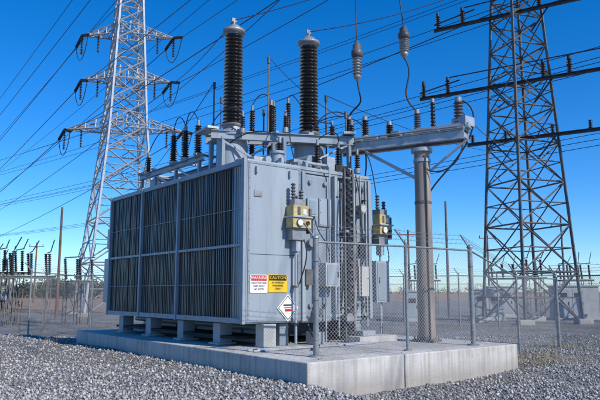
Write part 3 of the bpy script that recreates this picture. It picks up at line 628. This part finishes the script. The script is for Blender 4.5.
pole(-14.2,37,6.6,.09,arm=False); pole(9.4,40,7.4,.10,'galvd',False,'steel_pole'); pole(13.0,75,9.0,.15); pole(-40,95,9,.15); pole(24,80,9,.15); pole(17.2,41,6.5,.08,'galvd',False,'steel_pole')
def cabinet(x,y,w,d_,h,name='equipment_cabinet'):
    b=MB(); b.box(x-w/2,x+w/2,y-d_/2,y+d_/2,.12,h,'wall'); b.box(x-w/2-.1,x+w/2+.1,y-d_/2-.1,y+d_/2+.1,-.1,.12,'conc'); b.box(x-w/2-.06,x+w/2+.06,y-d_/2-.06,y+d_/2+.06,h,h+.08,'tank2')
    for k in range(int(w/.8)):
        xx=x-w/2+.08+k*.8; b.box(xx,xx+.64,y-d_/2-.02,y-d_/2-.002,.25,h-.15,'tank2'); b.box(xx+.1,xx+.5,y-d_/2-.03,y-d_/2-.021,h-.6,h-.35,'blacksteel'); b.box(xx+.54,xx+.58,y-d_/2-.05,y-d_/2-.021,h*.45,h*.55,'black')
    b.obj(name,None,.01)
cabinet(16.0,37,2.4,1.2,1.9); cabinet(19.3,36,1.7,.9,2.2); cabinet(10.6,36,1.7,.9,1.7); cabinet(12.9,41,1.6,1,1.9); cabinet(6.2,35,.9,.8,1.6); cabinet(22,42,3,2,2.2)
switchgear(9.0,45,.2,3,2.4); switchgear(15.5,48,-.3,3,2.6); switchgear(19.5,44,.1,3,2.4); switchgear(4.5,46,.1,2,2.2); switchgear(18.0,33.5,.3,2,2.2); switchgear(13.8,37,-.1,2,2.4)

# ---------------------------------------------------------------- vegetation
def treeline(name,x0,x1,y0,y1,hmin,hmax,cnt,leaves):
    P=[]
    for i in range(cnt):
        x=random.uniform(x0,x1); y=y0+(y1-y0)*((x-x0)/(x1-x0))+random.uniform(-8,8); h=random.uniform(hmin,hmax); w=h*random.uniform(.6,1.0)
        cl=rng.normal(size=(9,3))*np.array([w*.5,w*.3,h*.2])+np.array([x,y,h*.45])
        k=rng.integers(0,9,leaves); c=cl[k]+rng.normal(size=(leaves,3))*np.array([w*.16,w*.16,h*.09])
        P.append(c[c[:,2]>0])
    c=np.concatenate(P); n=len(c); s=.3+.25*rng.random((n,1,1)); tri=rng.normal(size=(n,3,3)); tri/=np.linalg.norm(tri,axis=2,keepdims=True)
    V=(c[:,None]+tri*s).reshape(-1,3); me=bpy.data.meshes.new(name); me.from_pydata(V.tolist(),[],np.arange(n*3).reshape(-1,3).tolist()); me.materials.append(M['leaf'])
    S.collection.objects.link(bpy.data.objects.new(name,me))
treeline('distant_trees',-125,-50,180,160,4,6,60,350)
treeline('distant_trees',-250,300,400,400,4,6,230,120)
V=[];F=[]
for (cx_,cy_,n_,sp) in ((5.3,14.6,160,.35),(5.9,15.3,130,.5),(7.9,19.4,200,.6),(9.5,17.5,120,.6),(5.7,16.8,120,.5),(-7.2,19.6,90,.4),(11.5,28,300,2.5),(8,29.5,300,2.2),(6.6,16.2,160,.9)):
    for i in range(n_):
        x=cx_+random.gauss(0,sp); y=cy_+random.gauss(0,sp*.6); z=float(gh(np.array(x),np.array(y))); h=random.uniform(.06,.22); a=random.random()*6.28; o=len(V)
        V+=[(x,y,z),(x+.012*math.cos(a),y+.012*math.sin(a),z),(x+random.gauss(0,.06),y+random.gauss(0,.06),z+h)]; F.append((o,o+1,o+2))
me=bpy.data.meshes.new('dry_grass'); me.from_pydata(V,[],F); me.materials.append(M['dry']); S.collection.objects.link(bpy.data.objects.new('dry_grass',me))

# ---------------------------------------------------------------- light, sky, camera
el=math.radians(37); az=math.atan2(.74,-.67)
sv=Vector((math.sin(az)*math.cos(el),math.cos(az)*math.cos(el),math.sin(el)))
l=bpy.data.lights.new('sun','SUN'); l.energy=5.0; l.angle=math.radians(.5); l.color=(1,.94,.85)
o=bpy.data.objects.new('sun',l); o.rotation_euler=(-sv).to_track_quat('-Z','Y').to_euler(); o.location=(20,-10,30); S.collection.objects.link(o)
w=bpy.data.worlds.new('World'); S.world=w; w.use_nodes=True; nt=w.node_tree; bg=nt.nodes['Background']
sk=nt.nodes.new('ShaderNodeTexSky'); sk.sky_type='NISHITA'; sk.sun_disc=False; sk.sun_elevation=el; sk.sun_rotation=az; sk.air_density=1.0; sk.dust_density=0.0; sk.ozone_density=2.2; sk.altitude=600
hs=nt.nodes.new('ShaderNodeHueSaturation'); hs.inputs['Saturation'].default_value=1.22; hs.inputs['Value'].default_value=1.0
mm=nt.nodes.new('ShaderNodeMix'); mm.data_type='RGBA'; mm.blend_type='MULTIPLY'; mm.inputs[0].default_value=1; mm.inputs[7].default_value=(.70,.90,1.22,1)
nt.links.new(sk.outputs[0],mm.inputs[6]); nt.links.new(mm.outputs[2],hs.inputs['Color']); nt.links.new(hs.outputs[0],bg.inputs[0]); bg.inputs[1].default_value=.14
cam=bpy.data.cameras.new('camera'); cam.sensor_width=36; cam.lens=36*625/600; cam.clip_end=8000; cam.clip_start=.1
co=bpy.data.objects.new('camera',cam); co.location=(0,0,1.6); co.rotation_euler=(math.radians(90+8.37),0,0); S.collection.objects.link(co); S.camera=co
S.view_settings.view_transform='Standard'; S.view_settings.look='None'; S.view_settings.exposure=0
